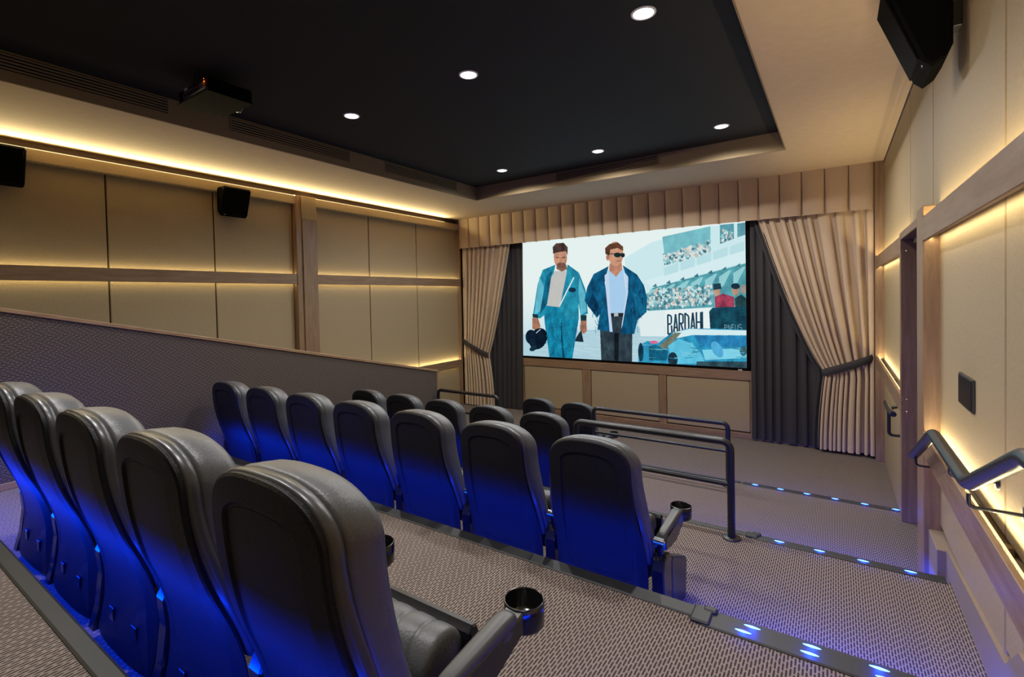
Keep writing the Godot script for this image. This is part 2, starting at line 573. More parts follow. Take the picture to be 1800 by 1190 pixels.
func right_wall() -> void:
	var s := mb()
	var x1 := RIGHT + 0.2
	var z_near := -4.14
	var z_far := -5.10
	box(s, Vector3(RIGHT + 0.028, 0, FRONT - 0.1), Vector3(x1, SOFFIT + 0.1, z_far - 0.02), 0.0)
	box(s, Vector3(RIGHT + 0.028, 0, z_near + 0.02), Vector3(x1, SOFFIT + 0.1, BACK + 0.1), 0.0)
	box(s, Vector3(RIGHT + 0.028, 2.62, z_far - 0.02), Vector3(x1, SOFFIT + 0.1, z_near + 0.02), 0.0)
	var w := struct("wall_right", s, M.backing, "right wall of tan upholstered panels around the open doorway", "wall")
	for c in [[BACK, 0.1], [0.1, -1.2], [-1.2, -2.53], [-2.53, -4.13], [-4.13, -5.26], [-5.26, -7.97]]:
		panel(w, RIGHT, -1.0, 2.56, 3.81, c[0], c[1])
	for c in [[BACK, 0.1], [0.1, -1.2], [-1.2, -2.53], [-2.53, -3.90], [-5.10, -7.97]]:
		panel(w, RIGHT, -1.0, 1.27, 2.56, c[0], c[1])
	panel(w, RIGHT, -1.0, 0.0, 1.27, -5.10, -7.97)
	panel(w, RIGHT, -1.0, 0.78, 1.27, -2.53, -3.90)
	panel(w, RIGHT, -1.0, 0.86, 1.27, -2.30, -2.53)
	panel(w, RIGHT, -1.0, 1.0, 1.27, -1.2, -2.30)
	panel(w, RIGHT, -1.0, 1.30, 1.31, 0.1, -1.2)
	board(RIGHT, -1.0, 2.489, 2.633, BACK, -3.90, "long oak board above the handrail and the wall keypad", 0.48, 0.17, 0.10)
	board(RIGHT, -1.0, 2.489, 2.633, -5.10, -7.96, "short upper oak board between the doorway and the right curtain", 0.48, 0.17, 0.10)
	board(RIGHT, -1.0, 1.20, 1.344, BACK, -3.90, "low oak board running behind the black handrail", 0.33, 0.06, -0.2)
	board(RIGHT, -1.0, 1.20, 1.344, -5.10, -7.96, "short low oak board between the doorway and the right curtain", 0.33, 0.06, -0.2)
	# stepped base under the panels
	trim_no += 1
	s = mb()
	box(s, Vector3(0.455, STEP, -4.10), Vector3(RIGHT + 0.03, 0.755, -3.60), 0.004)
	prism(s, PackedVector2Array([Vector2(-3.60, 0.3), Vector2(-3.60, 0.765), Vector2(-2.46, 0.845), Vector2(-2.30, 0.985), Vector2(-2.0, 1.0), Vector2(BACK, 1.0), Vector2(BACK, 0.3)]), 0, 0.494, RIGHT + 0.03, 0.0)
	struct("trim_%d" % trim_no, s, M.plinth, "smooth taupe base stepping up along the right aisle", "trim")
	# doorway
	var d := struct("door_1", one_box(Vector3(1.28, STEP, -5.2), Vector3(1.33, 2.62, -4.0), 0.004), M.wood_y, "open doorway in the right wall framed in oak", "doorway")
	s = mb()
	box(s, Vector3(RIGHT + 0.19, STEP, -5.30), Vector3(1.5, 2.85, -5.12), 0.0)
	box(s, Vector3(RIGHT + 0.19, STEP, -4.12), Vector3(1.5, 2.85, -3.94), 0.0)
	box(s, Vector3(RIGHT + 0.19, 2.64, -5.30), Vector3(1.5, 2.85, -3.94), 0.0)
	box(s, Vector3(1.34, STEP, -5.30), Vector3(1.5, 2.85, -3.94), 0.0)
	build("lobby", s, M.backing, d)
	build("jamb", one_box(Vector3(0.43, STEP, -5.17), Vector3(RIGHT + 0.22, 2.64, -5.10), 0.004), M.wood_y, d)
	build("jamb", one_box(Vector3(0.43, STEP, -4.14), Vector3(RIGHT + 0.22, 2.70, -3.885), 0.005), M.wood_y, d)
	build("header", one_box(Vector3(0.43, 2.60, -5.17), Vector3(RIGHT + 0.22, 2.66, -4.14), 0.004), M.wood_z, d)
	# corner post by the curtain
	trim_no += 1
	struct("trim_%d" % trim_no, one_box(Vector3(0.418, 0, -8.05), Vector3(RIGHT + 0.03, SOFFIT, -7.955), 0.004), M.wood_y, "tall oak corner trim beside the right curtain", "trim")

func front_wall() -> void:
	var w := struct("wall_front", one_box(Vector3(LEFT - 0.2, 0, FRONT - 0.2), Vector3(1.5, SOFFIT + 0.1, FRONT), 0.0), M.backing, "front wall of tan panels framed in oak below the projection screen", "wall")
	var z := -8.2
	for p in [[-5.015, -3.785], [-3.615, -2.415], [-2.285, -1.06]]:
		build("wall_panel", one_box(Vector3(p[0], 0.10, FRONT), Vector3(p[1], 0.880, z - 0.005), 0.010), M.panel, w)
	build("top_rail", one_box(Vector3(-5.9, 0.885, FRONT), Vector3(-0.2, 1.03, z + 0.01), 0.004), M.wood_x, w)
	build("base_rail", one_box(Vector3(-5.9, 0.0, FRONT), Vector3(-0.2, 0.085, z + 0.01), 0.004), M.wood_x, w)
	for p in [[-5.9, -5.02], [-3.78, -3.62], [-2.41, -2.29], [-1.055, -0.2]]:
		build("stile", one_box(Vector3(p[0], 0.085, FRONT), Vector3(p[1], 0.885, z + 0.004), 0.004), M.wood_y, w)
	build("upper_lining", one_box(Vector3(LEFT, 1.03, FRONT), Vector3(RIGHT, SOFFIT, FRONT + 0.01), 0.0), M.panel, w)

func back_wall() -> void:
	struct("wall_back", one_box(Vector3(LEFT - 0.2, 0, BACK), Vector3(1.5, SOFFIT + 0.4, BACK + 0.2), 0.0), M.dark_curtain, "dark back wall of the room behind the camera", "wall")

func half_wall() -> void:
	var s := mb()
	var x0 := -4.79
	var x1 := -4.65
	var top := func(z: float) -> float: return 1.18 + (z + 5.215) * 0.228
	prism(s, PackedVector2Array([Vector2(-5.215, 0.0), Vector2(-5.215, top.call(-5.215)), Vector2(1.0, top.call(1.0)), Vector2(1.0, 0.0)]), 0, x0, x1)
	var w := struct("half_wall", s, M.wall_carpet, "low stair wall covered in dark woven carpet with a sloping oak cap", "stair wall")
	s = mb()
	prism(s, PackedVector2Array([Vector2(-5.25, top.call(-5.25)), Vector2(-5.25, top.call(-5.25) + 0.032), Vector2(1.0, top.call(1.0) + 0.032), Vector2(1.0, top.call(1.0))]), 0, x0 - 0.015, x1 + 0.012, 0.004)
	build("cap", s, M.wood_z, w)
	build("end_cap", one_box(Vector3(x0 - 0.012, 0, -5.25), Vector3(x1 + 0.012, top.call(-5.25) + 0.002, -5.215), 0.004), M.wood_y, w)
	for k in 3:
		var z0: float = [-3.49, -1.995, -0.435][k]
		var z1: float = [-1.995, -0.435, 1.0][k]
		build("baseboard", one_box(Vector3(x1, STEP * (k + 2), z0 + 0.02), Vector3(x1 + 0.008, STEP * (k + 2) + 0.05, z1), 0.003), M.wood_z, w)

# ------------------------------------------------------------------ screen
func screen() -> void:
	var x0 := -5.07
	var x1 := -1.10
	var y0 := 1.074
	var y1 := 3.31
	var z := -8.2
	var t := thing("projection_screen", "wide black-framed projection screen showing two people walking past a racing car", "screen", Vector3(0, 0, 0))
	var s := mb()
	box(s, Vector3(x0 - 0.065, y0 - 0.065, FRONT + 0.012), Vector3(x0, y1 + 0.065, z + 0.004), 0.006)
	box(s, Vector3(x1, y0 - 0.065, FRONT + 0.012), Vector3(x1 + 0.065, y1 + 0.065, z + 0.004), 0.006)
	box(s, Vector3(x0, y0 - 0.065, FRONT + 0.012), Vector3(x1, y0, z + 0.004), 0.006)
	box(s, Vector3(x0, y1, FRONT + 0.012), Vector3(x1, y1 + 0.065, z + 0.004), 0.006)
	build("frame", s, M.black, t)
	s = mb()
	s.set_smooth_group(-1)
	var cs := [Vector3(x0, y1, z), Vector3(x1, y1, z), Vector3(x1, y0, z), Vector3(x0, y0, z)]
	var uv := [Vector2(0, 0), Vector2(1, 0), Vector2(1, 1), Vector2(0, 1)]
	for k in [0, 1, 2, 0, 2, 3]:
		s.set_uv(uv[k])
		s.add_vertex(cs[k])
	var m := mat(Color(0.02, 0.02, 0.02), 0.9)
	m.metallic_specular = 0.1
	m.emission_enabled = true
	m.emission = Color(1, 1, 1)
	m.emission_operator = BaseMaterial3D.EMISSION_OP_MULTIPLY
	m.emission_texture = ImageTexture.create_from_image(picture())
	m.emission_energy_multiplier = 0.95
	build("picture", s, m, t)
	s = mb()
	for k in 3:
		box(s, Vector3(x1 - 0.115 + k * 0.019, y0 - 0.041, z + 0.003), Vector3(x1 - 0.101 + k * 0.019, y0 - 0.024, z + 0.006), 0.001)
	build("maker_mark", s, M.white, t)
	area("screen_light", Color(0.80, 0.95, 1.0), 1.2, Vector3((x0 + x1) / 2, (y0 + y1) / 2, z + 0.03), Vector2(x1 - x0, y1 - y0), Vector3(0, 0, 1), t)

# the still on the screen, drawn in the coordinates of the sketch it was measured on
var pic: Image
func at_uv(p: Vector2) -> Vector2:
	# the visible part of the picture is a quadrilateral in the sketch whose right side is nearer
	var u := (p.x - 58.0) / 1665.0
	var top := lerpf(205.0, 38.0, u)
	var bottom := lerpf(1040.0, 1105.0, u)
	return Vector2(u * 1067.0 / (u * 1067.0 + (1.0 - u) * 835.0), 0.03 + 0.97 * (p.y - top) / (bottom - top))

func fill(poly: Array, c: Color) -> void:
	var w := pic.get_width()
	var h := pic.get_height()
	var q: Array = []
	var lo := 1e9
	var hi := -1e9
	for i in range(0, poly.size(), 2):
		var p := at_uv(Vector2(poly[i], poly[i + 1])) * Vector2(w, h)
		q.append(p)
		lo = minf(lo, p.y)
		hi = maxf(hi, p.y)
	for y in range(maxi(0, int(lo)), mini(h - 1, int(hi) + 1) + 1):
		var xs: Array = []
		var yc := y + 0.5
		for i in q.size():
			var a: Vector2 = q[i]
			var b: Vector2 = q[(i + 1) % q.size()]
			if (a.y <= yc) != (b.y <= yc):
				xs.append(a.x + (yc - a.y) / (b.y - a.y) * (b.x - a.x))
		xs.sort()
		for i in range(0, xs.size() - 1, 2):
			var xa := int(round(xs[i]))
			pic.fill_rect(Rect2i(xa, y, maxi(1, int(round(xs[i + 1])) - xa), 1), c)

func oval(cx: float, cy: float, rx: float, ry: float, c: Color, tilt := 0.0) -> void:
	var p: Array = []
	for k in 20:
		var a := TAU * k / 20
		var e := Vector2(cos(a) * rx, sin(a) * ry).rotated(tilt)
		p.append(cx + e.x)
		p.append(cy + e.y)
	fill(p, c)

func stroke(a: Vector2, b: Vector2, w: float, c: Color) -> void:
	var n := (b - a).normalized().orthogonal() * w / 2.0
	fill([a.x + n.x, a.y + n.y, b.x + n.x, b.y + n.y, b.x - n.x, b.y - n.y, a.x - n.x, a.y - n.y], c)

func rgb(r: int, g: int, b: int) -> Color:
	return Color(r / 255.0, g / 255.0, b / 255.0)

# block letters from strokes on a 2 x 4 cell
func letters(text: String, at: Vector2, size: Vector2, gap: float, slope: float, w: float, c: Color) -> void:
	var shapes := {
		"B": [[0, 0, 0, 4], [0, 0, 1.7, 0.3], [1.7, 0.3, 1.7, 1.7], [0, 2, 1.7, 1.8], [1.7, 2.2, 1.9, 3.7], [0, 4, 1.9, 3.7]],
		"A": [[0, 4, 1, 0], [1, 0, 2, 4], [0.4, 2.7, 1.6, 2.7]],
		"R": [[0, 0, 0, 4], [0, 0, 1.8, 0.2], [1.8, 0.2, 1.8, 1.9], [0, 2, 1.8, 1.9], [0.8, 2, 2, 4]],
		"D": [[0, 0, 0, 4], [0, 0, 1.7, 0.6], [1.7, 0.6, 1.7, 3.4], [0, 4, 1.7, 3.4]],
		"H": [[0, 0, 0, 4], [2, 0, 2, 4], [0, 2, 2, 2]],
		"L": [[0, 0, 0, 4], [0, 4, 1.8, 4]],
		"P": [[0, 0, 0, 4], [0, 0, 1.8, 0.2], [1.8, 0.2, 1.8, 2], [0, 2.2, 1.8, 2]],
		"N": [[0, 4, 0, 0], [0, 0, 2, 4], [2, 4, 2, 0]],
		"E": [[0, 0, 0, 4], [0, 0, 1.8, 0], [0, 2, 1.5, 2], [0, 4, 1.8, 4]],
		"U": [[0, 0, 0, 4], [0, 4, 2, 4], [2, 4, 2, 0]],
		"S": [[2, 0, 0, 0], [0, 0, 0, 2], [0, 2, 2, 2], [2, 2, 2, 4], [2, 4, 0, 4]],
	}
	var x := at.x
	for ch in text:
		var y := at.y + (x - at.x) * slope
		for l in shapes[ch]:
			stroke(Vector2(x + l[0] * size.x / 2, y + l[1] * size.y / 4), Vector2(x + l[2] * size.x / 2, y + l[3] * size.y / 4), w, c)
		x += size.x + gap

func picture() -> Image:
	pic = Image.create(1280, 720, false, Image.FORMAT_RGB8)
	var r := RandomNumberGenerator.new()
	r.seed = 99
	# sky and tarmac
	for y in 720:
		var v := y / 720.0
		var c := rgb(233, 246, 243).lerp(rgb(196, 226, 236), smoothstep(0.45, 0.95, v))
		pic.fill_rect(Rect2i(0, y, 1280, 1), c)
	fill([62, 880, 1120, 800, 1725, 900, 1725, 1110, 62, 1045], rgb(178, 212, 224))
	for k in 60:
		var yy := r.randf_range(800, 1040)
		var xx := r.randf_range(80, 1000)
		stroke(Vector2(xx, yy), Vector2(xx + r.randf_range(60, 260), yy + r.randf_range(4, 16)), 3, rgb(205, 230, 236) if k % 2 else rgb(160, 198, 212))
	# grandstand: slabs and shaded bays
	fill([840, 300, 1040, 180, 1470, 60, 1725, 30, 1725, 640, 980, 700, 860, 520], rgb(206, 236, 240))
	fill([1120, 140, 1470, 60, 1470, 190, 1140, 330], rgb(120, 190, 200))
	fill([1540, 50, 1640, 40, 1640, 150, 1540, 190], rgb(86, 150, 166))
	fill([1665, 40, 1725, 30, 1725, 120, 1665, 140], rgb(96, 160, 172))
	fill([1040, 520, 1725, 330, 1725, 640, 1010, 690], rgb(84, 160, 172))
	fill([980, 470, 1725, 220, 1725, 320, 1040, 515], rgb(216, 240, 244))
	for k in 7:
		var x := 1020.0 + k * 102
		var y := 520.0 - k * 26
		fill([x, y + 40, x + 70, y - 6, x + 90, y - 8, x + 30, y + 110, x, y + 120], rgb(150, 208, 214))
		fill([x + 20, y - 12, x + 50, y - 34, x + 56, y - 4], rgb(70, 130, 146))
	for k in 5:
		var x := 1130.0 + k * 120
		fill([x, 430 - k * 40, x + 104, 396 - k * 40, x + 104, 330 - k * 40, x, 368 - k * 40], rgb(188, 226, 232))
	# crowd
	var tones := [rgb(206, 230, 232), rgb(110, 164, 174), rgb(76, 128, 142), rgb(204, 190, 182), rgb(150, 205, 212), rgb(222, 226, 222)]
	for k in 420:
		var x := r.randf_range(1005, 1480)
		var top := 650.0 - (x - 1005) * 0.10
		oval(x, r.randf_range(top - 110, top + 30), r.randf_range(5, 14), r.randf_range(7, 18), tones[r.randi() % 6])
	for k in 260:
		var x := r.randf_range(1130, 1470)
		var y0 := 330.0 - (x - 1130) * 0.30
		oval(x, r.randf_range(y0 - 60, y0 + 20), r.randf_range(5, 11), r.randf_range(7, 15), tones[r.randi() % 6])
	for k in 60:
		oval(r.randf_range(1550, 1632), r.randf_range(90, 170), r.randf_range(5, 10), r.randf_range(7, 13), tones[r.randi() % 6])
	# onlookers at the barrier
	oval(1512, 540, 26, 34, rgb(190, 150, 130)); fill([1486, 485, 1540, 478, 1546, 520, 1488, 530], rgb(30, 62, 76))
	fill([1496, 580, 1560, 556, 1636, 580, 1640, 664, 1500, 668], rgb(150, 58, 84))
	oval(1648, 530, 28, 40, rgb(170, 140, 124)); oval(1648, 500, 32, 22, rgb(24, 44, 56))
	fill([1640, 590, 1690, 560, 1725, 590, 1725, 660, 1646, 664], rgb(36, 74, 78))
	oval(1706, 520, 22, 34, rgb(160, 150, 140))
	# boards with their lettering
	fill([940, 700, 1128, 686, 1132, 880, 950, 880], rgb(226, 240, 242))
	fill([1132, 686, 1455, 662, 1460, 870, 1134, 890], rgb(238, 246, 246))
	letters("BARDAHL", Vector2(1152, 716), Vector2(31, 148), 11, -0.10, 12, rgb(24, 62, 84))
	fill([1455, 690, 1480, 660, 1725, 648, 1725, 830, 1462, 830], rgb(20, 72, 90))
	letters("PNEUS", Vector2(1566, 786), Vector2(18, 40), 8, -0.02, 4, rgb(120, 170, 182))
	# car
	fill([930, 1075, 935, 950, 1000, 915, 1080, 930, 1180, 850, 1300, 818, 1500, 815, 1725, 822, 1725, 1110], rgb(46, 150, 190))
	fill([1190, 850, 1310, 820, 1725, 826, 1725, 862, 1330, 866, 1180, 900], rgb(214, 240, 244))
	fill([1340, 870, 1725, 866, 1725, 950, 1390, 946], rgb(40, 128, 180))
	fill([1080, 955, 1200, 850, 1250, 850, 1140, 975], rgb(120, 128, 110))
	fill([1010, 960, 1060, 940, 1150, 990, 1140, 1060, 1010, 1060], rgb(18, 98, 130))
	fill([1150, 950, 1230, 895, 1330, 930, 1400, 1010, 1420, 1075, 1180, 1085], rgb(96, 196, 226))
	oval(1185, 1050, 36, 54, rgb(24, 46, 60))
	oval(950, 1000, 20, 70, rgb(16, 60, 80))
	fill([1400, 975, 1725, 955, 1725, 1030, 1420, 1050], rgb(130, 214, 236))
	oval(1510, 970, 36, 66, rgb(86, 176, 220), -0.5)
	oval(1700, 980, 26, 36, rgb(60, 110, 120))
	fill([1360, 1062, 1725, 1056, 1725, 1110, 1356, 1100], rgb(44, 72, 84))
	oval(1048, 924, 30, 12, rgb(226, 110, 150))
	for k in 26:
		var x := r.randf_range(960, 1700)
		var y := r.randf_range(930, 1040)
		stroke(Vector2(x, y), Vector2(x + r.randf_range(30, 120), y + r.randf_range(-16, 20)), r.randf_range(3, 8), [rgb(20, 110, 150), rgb(130, 200, 224), rgb(70, 150, 160)][k % 3])
	# person on the left: teal racing overalls over a pale shirt, a dark cap in the hand
	var teal := rgb(34, 140, 168)
	var deep := rgb(14, 96, 126)
	var light_teal := rgb(96, 184, 206)
	fill([234, 660, 490, 660, 492, 760, 440, 1056, 268, 1050, 236, 780], rgb(20, 128, 162))
	fill([362, 760, 380, 1052, 366, 1052, 356, 900], rgb(6, 66, 96))
	fill([326, 352, 230, 392, 190, 500, 150, 730, 200, 760, 240, 730, 300, 470], teal)
	fill([418, 350, 500, 410, 548, 540, 562, 716, 510, 740, 494, 640, 494, 760, 392, 764, 348, 670], teal)
	fill([206, 440, 236, 520, 214, 700, 160, 728, 190, 520], light_teal)
	fill([502, 440, 540, 560, 552, 700, 512, 726, 494, 560], light_teal)
	fill([322, 400, 412, 396, 404, 440, 352, 672, 250, 660, 276, 470], rgb(196, 196, 192))
	fill([258, 430, 300, 400, 258, 650, 200, 728], deep)
	stroke(Vector2(352, 660), Vector2(462, 446), 9, rgb(222, 236, 240))
	oval(448, 540, 28, 18, rgb(16, 50, 76))
	fill([336, 352, 408, 352, 414, 384, 372, 404, 332, 384], rgb(150, 108, 88))
	oval(364, 296, 50, 82, rgb(196, 144, 118))
	fill([310, 272, 308, 220, 334, 192, 390, 188, 420, 220, 418, 280, 404, 250, 330, 262], rgb(70, 52, 48))
	oval(370, 356, 34, 22, rgb(128, 92, 76))
	stroke(Vector2(330, 296), Vector2(356, 300), 7, rgb(100, 68, 58)); stroke(Vector2(374, 300), Vector2(400, 295), 7, rgb(100, 68, 58)); fill([360, 300, 370, 300, 376, 336, 356, 336], rgb(176, 124, 100))
	stroke(Vector2(346, 348), Vector2(388, 348), 5, rgb(110, 62, 56))
	fill([146, 724, 190, 730, 188, 756, 148, 752], rgb(22, 50, 56)); fill([506, 730, 552, 728, 550, 772, 508, 772], rgb(22, 50, 56))
	fill([144, 754, 188, 756, 206, 820, 180, 850, 142, 836], rgb(170, 118, 96)); fill([508, 772, 550, 770, 552, 850, 524, 872, 500, 836], rgb(170, 118, 96))
	oval(186, 912, 64, 86, rgb(10, 26, 44), 0.5); oval(134, 900, 44, 56, rgb(12, 30, 50)); oval(146, 986, 30, 18, rgb(14, 42, 60), -0.5)
	stroke(Vector2(170, 870), Vector2(204, 840), 6, rgb(196, 210, 220))
	fill([470, 900, 510, 840, 526, 930, 500, 930, 462, 926], rgb(20, 40, 50))
	for k in 40:
		var x := r.randf_range(250, 430)
		var y := r.randf_range(690, 1030)
		stroke(Vector2(x, y), Vector2(x + r.randf_range(-30, 40), y + r.randf_range(10, 60)), r.randf_range(2, 5), deep if k % 2 else teal)
	# person on the right: dark blue jacket, pale blue shirt, grey trousers, dark glasses
	fill([722, 736, 828, 734, 840, 830, 890, 840, 884, 1082, 778, 1080, 770, 960, 752, 1078, 656, 1072, 650, 840, 730, 830], rgb(46, 62, 72))
	fill([756, 860, 790, 860, 784, 1080, 752, 1078], rgb(18, 26, 34))
	fill([716, 392, 830, 380, 850, 560, 824, 716, 724, 716], rgb(170, 208, 240))
	fill([724, 712, 826, 708, 826, 736, 724, 740], rgb(28, 34, 40)); fill([756, 712, 788, 710, 788, 734, 756, 736], rgb(180, 190, 196))
	var navy := rgb(10, 84, 122)
	fill([722, 360, 610, 420, 560, 520, 538, 620, 628, 750, 650, 720, 630, 836, 736, 852, 716, 640, 690, 480], navy)
	fill([826, 352, 930, 420, 980, 500, 1004, 600, 996, 700, 930, 760, 904, 864, 806, 868, 838, 640, 860, 480], navy)
	fill([690, 430, 722, 400, 726, 640, 744, 852, 722, 850, 706, 640], rgb(196, 216, 240))
	fill([836, 400, 866, 440, 862, 560, 818, 800, 806, 830, 838, 640, 848, 520], rgb(196, 216, 240))
	fill([600, 560, 640, 640, 636, 740, 560, 660], rgb(6, 58, 92)); fill([900, 560, 980, 560, 990, 690, 920, 744], rgb(14, 100, 138))
	fill([730, 340, 818, 330, 822, 380, 776, 440, 724, 392], rgb(184, 130, 106))
	oval(774, 268, 58, 92, rgb(206, 152, 124))
	fill([700, 268, 698, 226, 730, 196, 790, 182, 832, 214, 832, 246, 790, 224, 736, 236, 726, 286], rgb(96, 62, 44))
	oval(788, 276, 26, 18, rgb(20, 50, 48)); oval(828, 278, 15, 16, rgb(20, 50, 48)); stroke(Vector2(724, 268), Vector2(842, 266), 6, rgb(40, 40, 36))
	oval(716, 296, 12, 22, rgb(186, 130, 106))
	stroke(Vector2(784, 322), Vector2(818, 320), 5, rgb(150, 84, 74))
	for k in 40:
		var x := r.randf_range(600, 690) if k % 2 else r.randf_range(860, 970)
		var y := r.randf_range(470, 820)
		stroke(Vector2(x, y), Vector2(x + r.randf_range(-20, 24), y + r.randf_range(20, 70)), r.randf_range(2, 5), rgb(28, 120, 156) if k % 3 else rgb(6, 52, 84))
	# brushed tone in the darker paint
	var broad := noise(0.018, 3, 71)
	var fine := noise(0.09, 2, 72)
	for y in 720:
		for x in 1280:
			var c := pic.get_pixel(x, y)
			var k := maxf(0.0, 0.80 - c.get_luminance()) * (0.75 * broad.get_noise_2d(x, y * 0.6) + 0.30 * fine.get_noise_2d(x, y))
			pic.set_pixel(x, y, Color(c.r * (1.0 + k), c.g * (1.0 + k), c.b * (1.0 + 0.8 * k)))
	pic.generate_mipmaps()
	return pic

# ------------------------------------------------------------------ curtains
func drape(x0: Callable, x1: Callable, y0: float, y1: float, z: float, folds: float, depth: float, seed_at: int) -> SurfaceTool:
	var s := mb()
	var n := noise(1.0, 2, seed_at)
	var front := func(u: float, v: float, off: float) -> Vector3:
		var y := lerpf(y0, y1, v)
		var ph := u * folds + 0.40 * n.get_noise_2d(u * 2.0, 0.4) * folds * 0.25 + 0.05 * n.get_noise_2d(u * 4.0, v * 1.5)
		var w := sin(TAU * ph)
		var d := depth * (0.80 + 0.35 * n.get_noise_2d(u * 6.0, v * 0.8 + 7.0)) * (absf(w) ** 0.7) * signf(w) * (1.0 - 0.5 * smoothstep(y1 - 0.25, y1, y))
		var xx := lerpf(x0.call(y), x1.call(y), u) - 0.012 * sin(TAU * ph * 2.0)
		return Vector3(xx, y, z + d + off)
	var nu := int(folds * 14)
	sheet(s, func(u, v): return front.call(u, v, 0.0), nu, 36, false)
	sheet(s, func(u, v): return front.call(u, v, -0.006), nu, 36, true)
	# hem and side edges close the cloth
	sheet(s, func(u, v): return front.call(u, 0.0, -0.006 * v), nu, 1, true, 1)
	sheet(s, func(u, v): return front.call(0.0, v, -0.006 * u), 1, 36, true, 2)
	sheet(s, func(u, v): return front.call(1.0, v, -0.006 * u), 1, 36, false, 3)
	return s

func tie_edge(top: float, tie: float, bottom: float, y_tie: float, y_top: float) -> Callable:
	return func(y: float) -> float:
		if y > y_tie:
			var t := (y - y_tie) / (y_top - y_tie)
			return lerpf(tie, top, t ** 0.80)
		var t2 := (y_tie - y) / y_tie
		return lerpf(tie, bottom, 1.0 - (1.0 - t2) ** 2.0)

func curtains() -> void:
	var top := 3.30
	# dark pair, straight down beside the screen
	var t: Node3D
	var s := drape(func(y): return -5.95, func(y): return -5.055 + 0.02 * y, 0.02, top, -8.158, 8.0, 0.022, 3)
	tag(build("dark_curtain", s, M.dark_curtain), "charcoal curtain hanging between the left tan curtain and the screen", "curtain", "charcoal curtains")
	s = drape(func(y): return -1.02, func(y): return -0.02, 0.03, top, -8.152, 8.0, 0.026, 4)
	tag(build("dark_curtain", s, M.dark_curtain), "charcoal curtain hanging between the screen and the right tan curtain", "curtain", "charcoal curtains")
	# tan pair, gathered at a tieback
	t = thing("curtain", "tan curtain tied back at the left side of the screen", "curtain", Vector3.ZERO, "tan tied curtains")
	s = drape(func(y): return -6.385, tie_edge(-5.20, -5.77, -5.66, 1.07, top), 0.02, top, -8.055, 9.0, 0.050, 5)
	build("drape", s, M.curtain, t)
	ribbon(t, -6.395, -5.75, 1.34, 1.06)
	t = thing("curtain", "tan curtain tied back at the right side of the screen", "curtain", Vector3.ZERO, "tan tied curtains")
	s = drape(tie_edge(-0.93, -0.125, -0.20, 1.10, top), func(y): return 0.40, 0.04, top, -8.055, 10.0, 0.050, 6)
	build("drape", s, M.curtain, t)
	var edge := tie_edge(-0.93, -0.125, -0.20, 1.10, top)
	s = drape(func(y): return edge.call(y) - 0.065, func(y): return edge.call(y) + 0.02, 0.04, top, -8.096, 1.5, 0.012, 8)
	tag(build("lining_edge", s, M.dark_curtain, t), "charcoal lining edge")
	ribbon(t, -0.150, 0.405, 1.095, 1.325)
	valance()

func ribbon(t: Node3D, x0: float, x1: float, y0: float, y1: float) -> void:
	var s := mb()
	for side in [0.0, 1.0]:
		sheet(s, func(u, v): return Vector3(lerpf(x0, x1, u), lerpf(y0, y1, u) - 0.008 * sin(PI * u) + (v - 0.5) * 0.105, -7.982 + 0.012 * sin(PI * v) - 0.012 * side - 0.05 * absf(u * 2.0 - 1.0) ** 6.0), 24, 4, side > 0.5)
	for e in [0.0, 1.0]:
		sheet(s, func(u, v): return Vector3(lerpf(x0, x1, u), lerpf(y0, y1, u) - 0.008 * sin(PI * u) + (e - 0.5) * 0.105, -7.982 - 0.012 * v - 0.05 * absf(u * 2.0 - 1.0) ** 6.0), 24, 1, e < 0.5, 1)
	build("tieback", s, M.tieback, t)

